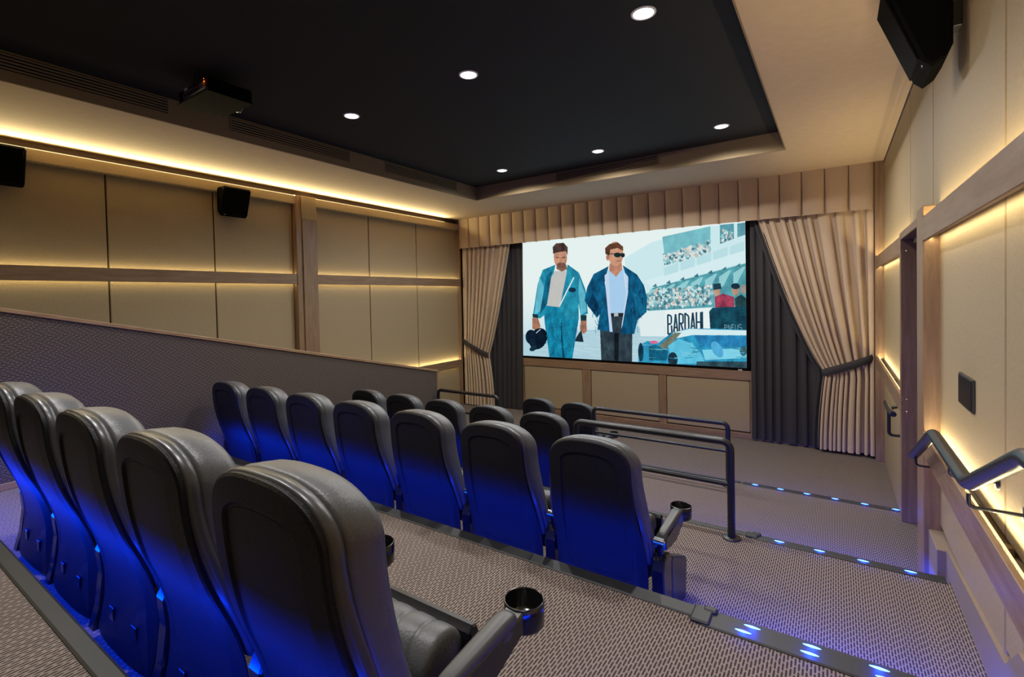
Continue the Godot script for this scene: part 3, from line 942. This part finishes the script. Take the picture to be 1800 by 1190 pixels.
func valance() -> void:
	var s := mb()
	var x0 := -6.395
	var x1 := 0.412
	var n := 26
	var wob := noise(1.0, 2, 9)
	# pleat by pleat: a flat face, then a fold turned in that gapes towards the hem
	var line := func(k: int, v: float) -> Array:
		var w := (x1 - x0) / n
		var x := x0 + k * w
		var gap := 0.006 + 0.034 * v * (0.5 + 0.9 * absf(wob.get_noise_1d(k * 3.1)))
		var d := 0.012 * v * wob.get_noise_1d(k * 5.7 + 2.0)
		return [Vector2(x + gap * 0.5, d * 0.4), Vector2(x + gap * 0.5 + 0.006, 0.008 + d), Vector2(x + w * 0.35, 0.013 + 0.010 * v + d), Vector2(x + w * 0.7, 0.012 + 0.006 * v + d), Vector2(x + w - gap * 0.5 - 0.006, 0.006 + d), Vector2(x + w - gap * 0.5, -0.004), Vector2(x + w - gap * 0.2, -0.045), Vector2(x + w + gap * 0.2, -0.045)]
	var rows := 8
	for k in n:
		for j in rows:
			var a: Array = line.call(k, float(j) / rows)
			var b: Array = line.call(k, float(j + 1) / rows)
			if k < n - 1:
				a.append(line.call(k + 1, float(j) / rows)[0])
				b.append(line.call(k + 1, float(j + 1) / rows)[0])
			var ya := lerpf(SOFFIT, 3.245, float(j) / rows)
			var yb := lerpf(SOFFIT, 3.245, float(j + 1) / rows)
			s.set_smooth_group(0)
			for i in a.size() - 1:
				quad(s, Vector3(a[i].x, ya, -7.965 + a[i].y), Vector3(a[i + 1].x, ya, -7.965 + a[i + 1].y), Vector3(b[i + 1].x, yb, -7.965 + b[i + 1].y), Vector3(b[i].x, yb, -7.965 + b[i].y), Vector3(0, 0, 1))
				if j == rows - 1:
					s.set_smooth_group(1)
					quad(s, Vector3(b[i].x, yb, -7.965 + b[i].y), Vector3(b[i + 1].x, yb, -7.965 + b[i + 1].y), Vector3(b[i + 1].x, yb + 0.01, -7.975 + b[i + 1].y), Vector3(b[i].x, yb + 0.01, -7.975 + b[i].y), Vector3(0, -1, 0))
					s.set_smooth_group(0)
	box(s, Vector3(x0, 3.34, -8.03), Vector3(x1, SOFFIT, -8.015), 0.002)
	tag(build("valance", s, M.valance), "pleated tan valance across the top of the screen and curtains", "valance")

# ------------------------------------------------------------------ seats
# rear profile of a seat: z behind (+) or before (-) the nosing of the step it backs on to
func spine(y: float) -> float:
	var ys := [0.0, 0.10, 0.20, 0.30, 0.40, 0.50, 0.60, 0.70, 0.80, 0.90, 1.0]
	var zs := [-0.175, -0.198, -0.208, -0.198, -0.168, -0.130, -0.103, -0.086, -0.078, -0.075, -0.075]
	if y <= ys[0]: return zs[0]
	for i in ys.size() - 1:
		if y <= ys[i + 1]:
			var t: float = (y - ys[i]) / (ys[i + 1] - ys[i])
			var m0: float = (zs[i + 1] - zs[maxi(i - 1, 0)]) / 2.0
			var m1: float = (zs[mini(i + 2, ys.size() - 1)] - zs[i]) / 2.0
			return (2 * t ** 3 - 3 * t ** 2 + 1) * zs[i] + (t ** 3 - 2 * t ** 2 + t) * m0 + (-2 * t ** 3 + 3 * t ** 2) * zs[i + 1] + (t ** 3 - t ** 2) * m1
	return zs[-1]

# outline rows (half width, height) of a seat back whose top is an arch
func outline(bottom: float, wide: float, narrow: float, shoulder: float, rise: float, inset: float, low_inset: float) -> Array:
	var rows: Array = []
	var y0 := bottom + low_inset
	var n := 18
	for i in n:
		var y := lerpf(y0, shoulder, float(i) / n)
		rows.append(Vector2(lerpf(wide, narrow, smoothstep(0.3, 1.0, (y - bottom) / (shoulder - bottom))) - inset, y))
	for i in 15:
		var a := PI / 2 * minf(float(i) / 14.0, 0.995)
		rows.append(Vector2((narrow - inset) * cos(a) ** 0.74, shoulder + (rise - inset) * sin(a) ** 0.90))
	return rows

# rings of [inset, depth, low inset]; closed by a cap at both ends
func loft_back(s: SurfaceTool, bottom: float, wide: float, narrow: float, shoulder: float, rise: float, rings: Array, thin: Callable, cap_back := true, cap_front := true, crisp := false) -> void:
	var loops: Array = []
	var place := func(x: float, y: float, depth: float) -> Vector3:
		return Vector3(x, y - depth * 0.16 * smoothstep(0.6, 0.85, y), spine(y) - 0.018 * (absf(x) / wide) ** 3.0 - depth * thin.call(y))
	for r in rings:
		var loop: Array = []
		var rows := outline(bottom, wide, narrow, shoulder, rise, r[0], r[2])
		for q in rows: loop.append(place.call(-q.x, q.y, r[1]))
		for i in range(rows.size() - 1, -1, -1): loop.append(place.call(rows[i].x, rows[i].y, r[1]))
		loops.append(loop)
	s.set_smooth_group(0)
	var c := Vector3(0, shoulder * 0.7, -0.1)
	for k in loops.size() - 1:
		var a: Array = loops[k]
		var b: Array = loops[k + 1]
		if crisp: s.set_smooth_group(k + 1)
		for i in a.size():
			var j := (i + 1) % a.size()
			for v in [a[i], b[i], b[j], a[i], b[j], a[j]]: s.add_vertex(v)
	var caps := []
	if cap_back: caps.append(0)
	if cap_front: caps.append(loops.size() - 1)
	for e in caps:
		var a: Array = loops[e]
		if crisp: s.set_smooth_group(20 + e)
		var half := a.size() / 2
		var cols := 10
		for i in half - 1:
			for k in cols:
				var q: Array = []
				for w in [[i, k], [i + 1, k], [i + 1, k + 1], [i, k + 1]]:
					var l: Vector3 = a[w[0]]
					var x := lerpf(l.x, -l.x, float(w[1]) / cols)
					q.append(place.call(x, l.y, rings[e][1]))
				for v in ([0, 1, 2, 0, 2, 3] if e == 0 else [0, 2, 1, 0, 3, 2]): s.add_vertex(q[v])

func armrest(t: Node3D, x: float) -> void:
	# post between two seats
	var s := mb()
	prism(s, PackedVector2Array([Vector2(-0.185, 0.0), Vector2(-0.207, 0.08), Vector2(-0.222, 0.20), Vector2(-0.215, 0.29), Vector2(-0.235, 0.33), Vector2(-0.27, 0.345), Vector2(-0.33, 0.335), Vector2(-0.365, 0.29), Vector2(-0.36, 0.15), Vector2(-0.34, 0.0)]), 0, x - 0.029, x + 0.029, 0.006)
	var post := build("stanchion", s, M.gloss, t)
	s = mb()
	prism(s, PackedVector2Array([Vector2(-0.35, 0.0), Vector2(-0.345, 0.29), Vector2(-0.37, 0.30), Vector2(-0.60, 0.20), Vector2(-0.62, 0.175), Vector2(-0.60, 0.0)]), 0, x - 0.026, x + 0.032, 0.006)
	build("foot_box", s, M.plastic, post)
	# padded arm: section swells to the front, ends in a cup ring
	s = mb()
	var arm := func(u: float, v: float) -> Vector3:
		var z := lerpf(-0.285, -0.585, v)
		var w := lerpf(0.024, 0.031, v)
		var e := pow(clampf(1.0 - absf(v * 2.0 - 1.0) ** 8.0, 0.0, 1.0), 0.5)
		var a := TAU * u
		var ca := cos(a)
		var sa := sin(a)
		return Vector3(x + signf(ca) * absf(ca) ** 0.55 * w * e, lerpf(0.440, 0.455, v) - 0.030 + signf(sa) * absf(sa) ** 0.6 * lerpf(0.030, 0.036, v) * e, z)
	sheet(s, arm, 24, 20)
	var pad := build("armrest", s, M.arm, t)
	s = mb()
	tube(s, [Vector3(x - 0.022, 0.415, -0.250), Vector3(x + 0.022, 0.415, -0.250)], 0.017, 16)
	tube(s, [Vector3(x - 0.026, 0.415, -0.250), Vector3(x + 0.026, 0.415, -0.250)], 0.008, 12)
	build("hinge", s, M.chrome, pad)
	s = mb()
	tube(s, [Vector3(x, 0.33, -0.275), Vector3(x, 0.40, -0.262)], 0.015, 12)
	build("pivot", s, M.gloss, post)
	s = mb()
	prism(s, PackedVector2Array([Vector2(-0.262, 0.375), Vector2(-0.262, 0.42), Vector2(-0.30, 0.428), Vector2(-0.592, 0.441), Vector2(-0.592, 0.390), Vector2(-0.44, 0.345), Vector2(-0.28, 0.365)]), 0, x - 0.027, x + 0.029, 0.005)
	build("arm_shell", s, M.gloss, pad)
	s = mb()
	lathe(s, [Vector2(0.0, 0.006), Vector2(0.044, 0.006), Vector2(0.048, 0.012), Vector2(0.0495, 0.059), Vector2(0.051, 0.062), Vector2(0.0535, 0.059), Vector2(0.0525, 0.0), Vector2(0.048, -0.006), Vector2(0.0, -0.006)], Vector3(x, 0.384, -0.640), 28)
	build("cup_holder", s, M.gloss, pad)

func make_seat() -> Node3D:
	var t := thing("theater_seat", "", "theater seat")
	var one := func(_y: float) -> float: return 1.0
	var fade := func(y: float) -> float: return lerpf(0.2, 1.0, smoothstep(0.25, 0.55, y))
	var wide := 0.236
	var narrow := 0.203
	var shoulder := 0.765
	var s := mb()
	loft_back(s, 0.015, wide, narrow, shoulder, 0.124, [[0.072, 0.008, 0.20], [0.066, 0.007, 0.19], [0.062, 0.0, 0.185], [0.008, 0.0, 0.008], [0.001, 0.004, 0.001], [0.0, 0.020, 0.0]], fade, true, true, true)
	var shell := build("back_shell", s, M.shell, t)
	for k in [-1, 1]:
		build("cover_plate", one_box(Vector3(k * 0.10 - 0.018, 0.09, -0.210), Vector3(k * 0.10 + 0.018, 0.14, -0.199), 0.002), M.gloss, shell)
	s = mb()
	loft_back(s, 0.30, wide, narrow, shoulder, 0.124, [[0.010, 0.014, 0.0], [-0.003, 0.015, 0.0], [-0.007, 0.020, 0.0], [-0.008, 0.032, 0.0], [-0.007, 0.044, 0.0], [-0.002, 0.048, 0.0]], one, false, false)
	build("leather_border", s, M.piping, t)
	var thin := func(y: float) -> float: return lerpf(0.72, 1.0, smoothstep(0.40, 0.80, y))
	s = mb()
	loft_back(s, 0.30, wide, narrow, shoulder, 0.124, [[0.010, 0.045, 0.0], [-0.006, 0.050, 0.0], [-0.011, 0.058, 0.0], [-0.012, 0.090, 0.0], [-0.012, 0.120, 0.0], [-0.008, 0.138, 0.0], [0.006, 0.154, 0.01], [0.034, 0.164, 0.03], [0.10, 0.168, 0.08]], thin, false, true)
	build("back_cushion", s, M.leather, t)
	# the seat, tipped up against the back: channelled leather facing the back, plastic pan in front
	s = mb()
	var sec := func(u: float, v: float) -> Vector3:
		var x := lerpf(-0.208, 0.208, v)
		var rib := 0.007 * pow(absf(sin(PI * (v * 6.0))), 0.28) - 0.007
		var edge := pow(clampf(1.0 - absf(v * 2.0 - 1.0) ** 40.0, 0.0, 1.0), 0.5)
		var r := (0.072 + rib) * edge
		if u < 0.35:
			return Vector3(x, lerpf(0.17, 0.380, u / 0.35), -0.417 + r)
		var b := (u - 0.35) / 0.65 * PI
		return Vector3(x, 0.380 + sin(b) * r * 1.05, -0.417 + cos(b) * r)
	sheet(s, sec, 26, 84)
	var pan_cushion := build("seat_cushion", s, M.leather, t)
	s = mb()
	prism(s, PackedVector2Array([Vector2(-0.485, 0.14), Vector2(-0.485, 0.415), Vector2(-0.497, 0.432), Vector2(-0.514, 0.428), Vector2(-0.530, 0.39), Vector2(-0.535, 0.24), Vector2(-0.515, 0.14)]), 0, -0.222, 0.222, 0.005)
	build("seat_pan", s, M.plastic, pan_cushion)
	armrest(t, 0.281)
	return t

func seats() -> void:
	var proto := make_seat()
	var used := false
	var rows := [
		["row nearest the camera", "black leather seats of the nearest row", STEP * 3.0, -0.440, [6, 5, 4, 3, 2]],
		["second row from the camera", "black leather seats of the second row", STEP * 2.0, -2.02, [6, 5, 4, 3, 2, 1, 0]],
		["third row from the camera", "black leather seats of the third row", STEP, -3.535, [4, 3, 2, 1, 0]],
		["front row", "black leather seats of the front row", 0.0, -5.40, [3, 2]],
	]
	var nth := ["first", "second", "third", "fourth", "fifth", "sixth", "seventh"]
	for r in rows:
		var k := 0
		for i in r[4]:
			var t: Node3D = proto
			if used:
				t = proto.duplicate()
				t.name = numbered(self, "theater_seat")
				add_child(t, true)
			used = true
			t.position = Vector3(-0.957 - 0.560 * (6 - i), r[2], r[3])
			var where := "%s from the right in the %s" % [nth[k], r[0]]
			if k == 0: where = "at the right end of the %s" % r[0]
			elif k == r[4].size() - 1 and r[0] != "row nearest the camera": where = "at the left end of the %s" % r[0]
			tag(t, "black leather theater seat %s" % where, "theater seat", r[1])
			if k == r[4].size() - 1: armrest(t, -0.262)
			k += 1

# ------------------------------------------------------------------ rails
func flange(s: SurfaceTool, at: Vector3, r: float) -> void:
	lathe(s, [Vector2(0.0, 0.012), Vector2(r * 0.9, 0.011), Vector2(r, 0.006), Vector2(r, 0.0)], at, 20)

func guard(x0: float, x1: float, z: float, y: float, label: String) -> void:
	var t := thing("guard_railing", label, "railing", Vector3.ZERO, "black tube railings on the steps")
	var top := y + 0.615
	var s := mb()
	tube(s, rounded([Vector3(x0, y, z), Vector3(x0, top, z), Vector3(x1, top, z), Vector3(x1, y, z)], 0.06, 6), 0.0225, 14)
	build("frame", s, M.rail, t)
	s = mb()
	tube(s, [Vector3(x0, y + 0.345, z), Vector3(x1, y + 0.345, z)], 0.016, 12)
	build("lower_rail", s, M.rail, t)
	for x in [x0, x1]:
		s = mb()
		flange(s, Vector3(x, y, z), 0.055)
		build("foot_flange", s, M.rail, t)

func railings() -> void:
	guard(-1.62, -0.550, -3.38, STEP * 2.0, "black tube railing on the edge of the step ahead of the second row's right end")
	guard(-2.26, -0.865, -5.18, STEP, "black tube railing farther down, between the front row seats and the aisle")
	guard(-4.59, -3.58, -5.18, STEP, "short black tube railing in front of the left tan curtain")

func bracket(t: Node, at: Vector3, x_wall: float) -> void:
	var s := mb()
	tube(s, rounded([at + Vector3(0, -0.01, 0), at + Vector3(0, -0.055, 0), Vector3(x_wall, at.y - 0.055, at.z)], 0.02, 4), 0.006, 10)
	lathe(s, [Vector2(0.0, 0.010), Vector2(0.026, 0.009), Vector2(0.030, 0.0)], Vector3(x_wall, at.y - 0.055, at.z), 18, Basis(Vector3(0, 0, 1), PI / 2))
	build("bracket", s, M.rail, t)

func handrails() -> void:
	var x := 0.37
	var t := thing("handrail", "black handrail stepping up along the right wall beside the aisle", "handrail")
	var s := mb()
	var p := rounded([Vector3(x, 1.235, -3.72), Vector3(x, 1.53, -3.02), Vector3(x, 1.53, -2.29), Vector3(x, 1.80, -1.66), Vector3(x, 1.80, -0.9), Vector3(x, 2.05, -0.3), Vector3(x, 2.05, 0.8)], 0.045, 5)
	tube(s, p, 0.024, 16)
	var rail := build("rail", s, M.rail, t)
	for z in [[1.28, -3.62], [1.53, -2.62], [1.53, -2.28], [1.80, -1.30], [2.05, 0.2]]:
		bracket(rail, Vector3(x, z[0] - 0.02, z[1]), RIGHT)
	t = thing("handrail", "short end of a black handrail on the wall beyond the doorway", "handrail")
	s = mb()
	tube(s, rounded([Vector3(x + 0.02, 1.13, -5.95), Vector3(x + 0.02, 1.13, -5.55), Vector3(x + 0.02, 1.17, -5.2)], 0.05, 4), 0.022, 14)
	build("rail", s, M.rail, t)
	s = mb()
	tube(s, rounded([Vector3(x + 0.02, 1.13, -5.62), Vector3(x + 0.02, 0.90, -5.62), Vector3(RIGHT, 0.90, -5.62)], 0.03, 4), 0.014, 10)
	tube(s, [Vector3(x + 0.02, 1.13, -5.66), Vector3(RIGHT, 1.17, -5.66)], 0.014, 10)
	build("bracket", s, M.rail, t)

# ------------------------------------------------------------------ step edges with their blue lamps
func nosing(x0: float, x1: float, y: float, front: float, rear: float, label: String, markers: Array, per_metre: float, hooded := false, hood := 0.0425) -> Node3D:
	var t := thing("step_nosing", label, "step edge", Vector3.ZERO, "black step edges")
	var s := mb()
	var lip := hood if hooded else 0.032  # unseen hood, added and sized per step to cut off the blue light
	prism(s, PackedVector2Array([Vector2(rear, y), Vector2(rear + 0.002, y + 0.003), Vector2(rear - 0.004, y + 0.007), Vector2(front + 0.006, y + 0.009), Vector2(front - 0.002, y + 0.004), Vector2(front - 0.003, y - lip), Vector2(front + 0.003, y - lip), Vector2(front + 0.005, y)]), 0, x0, x1)
	var strip := build("edge_strip", s, M.rubber, t)
	# the lamp strip: behind the unseen hood added to the aisle edges, in the open behind the seats
	var z := front + 0.024 if hooded else front - 0.001
	var ly := y - 0.030 if hooded else y - 0.038
	s = one_box(Vector3(x0 + 0.02, ly - 0.006, z), Vector3(x1 - 0.02, ly + 0.006, z + 0.009), 0.001)
	build("blue_led_strip", s, M.blue, t)
	var w := minf(x1, 0.40) - x0
	area("blue_strip_light", BLUE, per_metre * w, Vector3(x0 + w / 2, ly - 0.007, z - 0.006), Vector2(w - 0.04, 0.010), Vector3(0, -0.55 if hooded else -0.25, -1), t)
	for m in markers:
		marker(strip, Vector3(m[0], y + 0.0085, m[1]))
	return t

func marker(t: Node, at: Vector3) -> void:
	var s := mb()
	# a thin lozenge of lit plastic
	var ring: Array = []
	for k in 12:
		var a := TAU * k / 12
		ring.append(at + Vector3(0.027 * cos(a), 0, 0.0065 * sin(a) * (1.0 - 0.45 * cos(a) ** 2)))
	for k in 12:
		var a: Vector3 = ring[k]
		var b: Vector3 = ring[(k + 1) % 12]
		tri(s, a + Vector3(0, 0.001, 0), b + Vector3(0, 0.001, 0), at + Vector3(0, 0.003, 0), Vector3.UP)
		quad(s, a, b, b + Vector3(0, 0.001, 0), a + Vector3(0, 0.001, 0), a - at)
	build("led_marker", s, M.marker, t)
	var l := OmniLight3D.new()
	l.name = numbered(t, "marker_lamp")
	l.light_color = BLUE
	l.light_energy = 0.012
	l.light_size = 0.004
	l.omni_range = 10.0
	l.omni_attenuation = 2.0
	l.shadow_enabled = true
	t.add_child(l, true)
	l.position = at + Vector3(0, 0.012, 0)

func nosings() -> void:
	var a: Array = []
	for k in 6: a.append([-0.652 + 0.2135 * k, -5.335])
	nosing(-0.765, 0.445, STEP, -5.365, -5.305, "black step edge with six blue lamps, farthest down the aisle", a, 4.0, true, 0.0408)
	a = []
	for k in 4: a.append([-0.294 + 0.2085 * k, -3.472])
	nosing(-0.44, 0.475, STEP * 2.0, -3.505, -3.44, "black step edge with four blue lamps in front of the doorway", a, 9.0, true, 0.0412)
	a = []
	for k in 3:
		a.append([-0.257 + 0.184 * k, -1.983])
		a.append([-0.281 + 0.203 * k, -1.940])
	nosing(-0.42, 0.494, STEP * 3.0, -2.012, -1.908, "broad black step edge with paired blue lamps, nearest on the aisle", a, 7.0, true)
	# row edges, with lamps that light the seat backs
	nosing(-4.64, -0.78, STEP, -5.365, -5.335, "thin step edge behind the front row seats and the far railing", [], 2.2, true)
	nosing(-4.64, -0.45, STEP * 2.0, -3.505, -3.46, "black step edge behind the third row of seats", [], 0.7)
	nosing(-4.64, -0.43, STEP * 3.0, -2.012, -1.94, "black step edge running behind the second row of seats", [], 0.95)
	nosing(-4.64, 0.494, STEP * 4.0, -0.449, -0.402, "black step edge behind the nearest row, at the lower left corner", [], 1.1)
	for q in [["two-part rubber end cap of the broad step edge by the second row", STEP * 3.0, -0.425, -1.96, 0.052], ["small rubber end cap of the step edge by the railing post", STEP * 2.0, -0.445, -3.475, 0.032]]:
		var t := thing("end_cap", q[0], "end cap", Vector3(q[2], q[1], q[3]))
		build("cap_cover", one_box(Vector3(-0.035, 0.0, -q[4]), Vector3(0.035, 0.016, q[4]), 0.006), M.rubber, t)
		build("cap_lip", one_box(Vector3(0.0, 0.0, -q[4] - 0.004), Vector3(0.048, 0.021, -q[4] + 0.03), 0.006), M.rubber, t)

# ------------------------------------------------------------------ speakers
func speaker(at: Vector3, dir: float, label: String, size: Vector3, deep: float, shallow: float) -> void:
	# size.y height, size.z width along the wall; dir points into the room
	var t := thing("wall_speaker", label, "speaker", at, "black wall speakers")
	var h := size.y / 2
	var s := mb()
	var g := 0.05
	var poly := PackedVector2Array([Vector2(dir * g, h * 0.86), Vector2(dir * (g + 0.03), h), Vector2(dir * (deep - 0.03), h), Vector2(dir * deep, h * 0.86), Vector2(dir * (shallow + 0.012), -h * 0.84), Vector2(dir * (shallow - 0.025), -h), Vector2(dir * (g + 0.03), -h * 0.86), Vector2(dir * g, -h * 0.62)])
	prism(s, poly, 2, -size.z / 2, size.z / 2, 0.012)
	build("cabinet", s, M.black, t)
	# grille following the sloping face
	s = mb()
	var a := Vector2(dir * (deep + 0.004), h * 0.82)
	var b := Vector2(dir * (shallow + 0.018), -h * 0.78)
	var n := Vector2(dir, 0.0) * 0.010
	prism(s, PackedVector2Array([a - n, a + n, b + n, b - n]), 2, -size.z / 2 + 0.022, size.z / 2 - 0.022, 0.004)
	build("grille", s, M.black, t)
	s = mb()
	box(s, Vector3(minf(0, dir * (g + 0.02)), -h * 0.10, -0.045), Vector3(maxf(0, dir * (g + 0.02)), h * 0.45, 0.045), 0.004)
	build("wall_bracket", s, M.rail, t)
	var c := Vector3(dir * (shallow + 0.005), -h * 0.90, size.z * 0.36)
	s = mb()
	lathe(s, [Vector2(0.0, 0.006), Vector2(0.006, 0.005), Vector2(0.008, 0.0)], c, 10, Basis(Vector3(0, 0, 1), -PI / 2 * dir))
	build("badge", s, M.chrome, t)

func speakers() -> void:
	speaker(Vector3(LEFT, 3.50, -3.30), 1.0, "small black wall speaker high on the left wall near the oak post", Vector3(0.3, 0.36, 0.34), 0.26, 0.14)
	speaker(Vector3(LEFT, 3.53, -1.15), 1.0, "black wall speaker cut off by the left edge of the photo", Vector3(0.3, 0.36, 0.34), 0.26, 0.14)
	speaker(Vector3(RIGHT, 3.49, -3.30), -1.0, "black wall speaker hanging at the top of the right wall", Vector3(0.3, 0.46, 0.34), 0.30, 0.15)

# ------------------------------------------------------------------ projector
func projector() -> void:
	var t := thing("projector", "black projector hung under the black ceiling with an amber status lamp", "projector", Vector3(-4.2, 3.86, -2.07))
	build("body", one_box(Vector3(-0.26, 0.0, -0.18), Vector3(0.24, 0.105, 0.17), 0.010), M.black, t)
	build("base_edge", one_box(Vector3(-0.262, -0.006, -0.182), Vector3(0.242, 0.003, 0.178), 0.002), M.black, t)
	var panel_at := build("connector_panel", one_box(Vector3(-0.17, 0.022, 0.168), Vector3(0.20, 0.085, 0.174), 0.002), mat(Color(0.32, 0.32, 0.33), 0.5), t)
	for k in 5:
		build("socket", one_box(Vector3(-0.14 + 0.05 * k, 0.036, 0.172), Vector3(-0.115 + 0.05 * k, 0.054, 0.178), 0.002), M.slot, panel_at)
	build("paper_label", one_box(Vector3(-0.15, 0.086, 0.166), Vector3(-0.10, 0.103, 0.174), 0.001), M.white, t)
	var s := mb()
	lathe(s, [Vector2(0.05, 0.0), Vector2(0.052, 0.05), Vector2(0.045, 0.055), Vector2(0.04, 0.03), Vector2(0.0, 0.03)], Vector3(-0.05, 0.055, -0.18), 24, Basis(Vector3(1, 0, 0), -PI / 2))
	build("lens", s, M.gloss, t)
	s = mb()
	box(s, Vector3(-0.05, 0.10, -0.06), Vector3(0.05, 0.125, 0.04), 0.004)
	box(s, Vector3(-0.02, 0.12, -0.03), Vector3(0.02, TRAY - 3.86, 0.01), 0.003)
	build("ceiling_mount", s, M.rail, t)
	s = mb()
	var loop: Array = []
	for k in 22:
		var a := lerpf(-0.35 * PI, 1.25 * PI, k / 21.0)
		loop.append(Vector3(0.085 + 0.075 * cos(a + PI * 0.3), 0.12 + 0.075 * sin(a + PI * 0.3), 0.185 + 0.01 * sin(a * 2.0)))
	tube(s, loop, 0.004, 8)
	build("cable", s, M.rail, t)
	for q in [[0.185, 0.075, 0.006], [0.182, 0.097, 0.004]]:
		s = mb()
		lathe(s, [Vector2(0.0, 0.004), Vector2(q[2] * 0.7, 0.003), Vector2(q[2], 0.0)], Vector3(q[0], q[1], 0.174), 12, Basis(Vector3(1, 0, 0), PI / 2))
		build("status_lamp", s, M.get_or_add("amber", glow(Color(1.0, 0.42, 0.05), 2.2)), panel_at)
	var l := OmniLight3D.new()
	l.name = "status_glow"
	l.light_color = Color(1.0, 0.5, 0.12)
	l.light_energy = 0.0008
	l.light_size = 0.006
	l.omni_range = 10.0
	l.omni_attenuation = 2.0
	l.shadow_enabled = true
	t.add_child(l, true)
	l.position = Vector3(0.185, 0.075, 0.192)

# ------------------------------------------------------------------ air vents in the tray's side
func vent(a: Vector3, b: Vector3, inward: Vector3, label: String) -> void:
	var t := thing("air_vent", label, "air vent", a, "slotted air vents in the ceiling tray")
	var along := b - a
	var l := along.length()
	var turn := Basis(along.normalized(), Vector3.UP, along.normalized().cross(Vector3.UP))
	var z := signf(turn.z.dot(inward))
	var h := 0.125
	build("recess", one_box(Vector3(0, 0, 0), Vector3(l, h, z * 0.002), 0.0), M.slot, t).basis = turn
	for k in 5:
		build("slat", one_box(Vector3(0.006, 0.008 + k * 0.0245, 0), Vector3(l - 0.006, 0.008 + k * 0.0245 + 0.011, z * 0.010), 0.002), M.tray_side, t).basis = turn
	for e in [0.0, l - 0.008]:
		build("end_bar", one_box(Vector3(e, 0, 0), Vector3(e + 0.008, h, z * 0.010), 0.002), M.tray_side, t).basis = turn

func vents() -> void:
	var y := 3.925
	var ends := [[-2.005, 0.6, "slotted vent at the upper left, left of the projector"], [-4.01, -2.55, "slotted vent on the tray's left side just right of the projector"], [-6.09, -4.59, "slotted vent on the tray's left side nearest the screen corner"]]
	for e in ends:
		vent(Vector3(-4.908, y, e[0]), Vector3(-4.908, y, e[1]), Vector3(1, 0, 0), e[2])
	vent(Vector3(-3.42, y, -6.608), Vector3(-1.91, y, -6.608), Vector3(0, 0, 1), "slotted vent in the tray side above the screen")

func keypad() -> void:
	var t := thing("wall_keypad", "flat black wall control panel above the handrail", "control panel", Vector3(RIGHT, 1.715, -3.14))
	build("housing", one_box(Vector3(-0.012, -0.076, -0.145), Vector3(0.0, 0.076, 0.145), 0.003), M.plastic, t)
	build("glass", one_box(Vector3(-0.0145, -0.068, -0.137), Vector3(-0.011, 0.068, 0.137), 0.001), M.gloss, t)
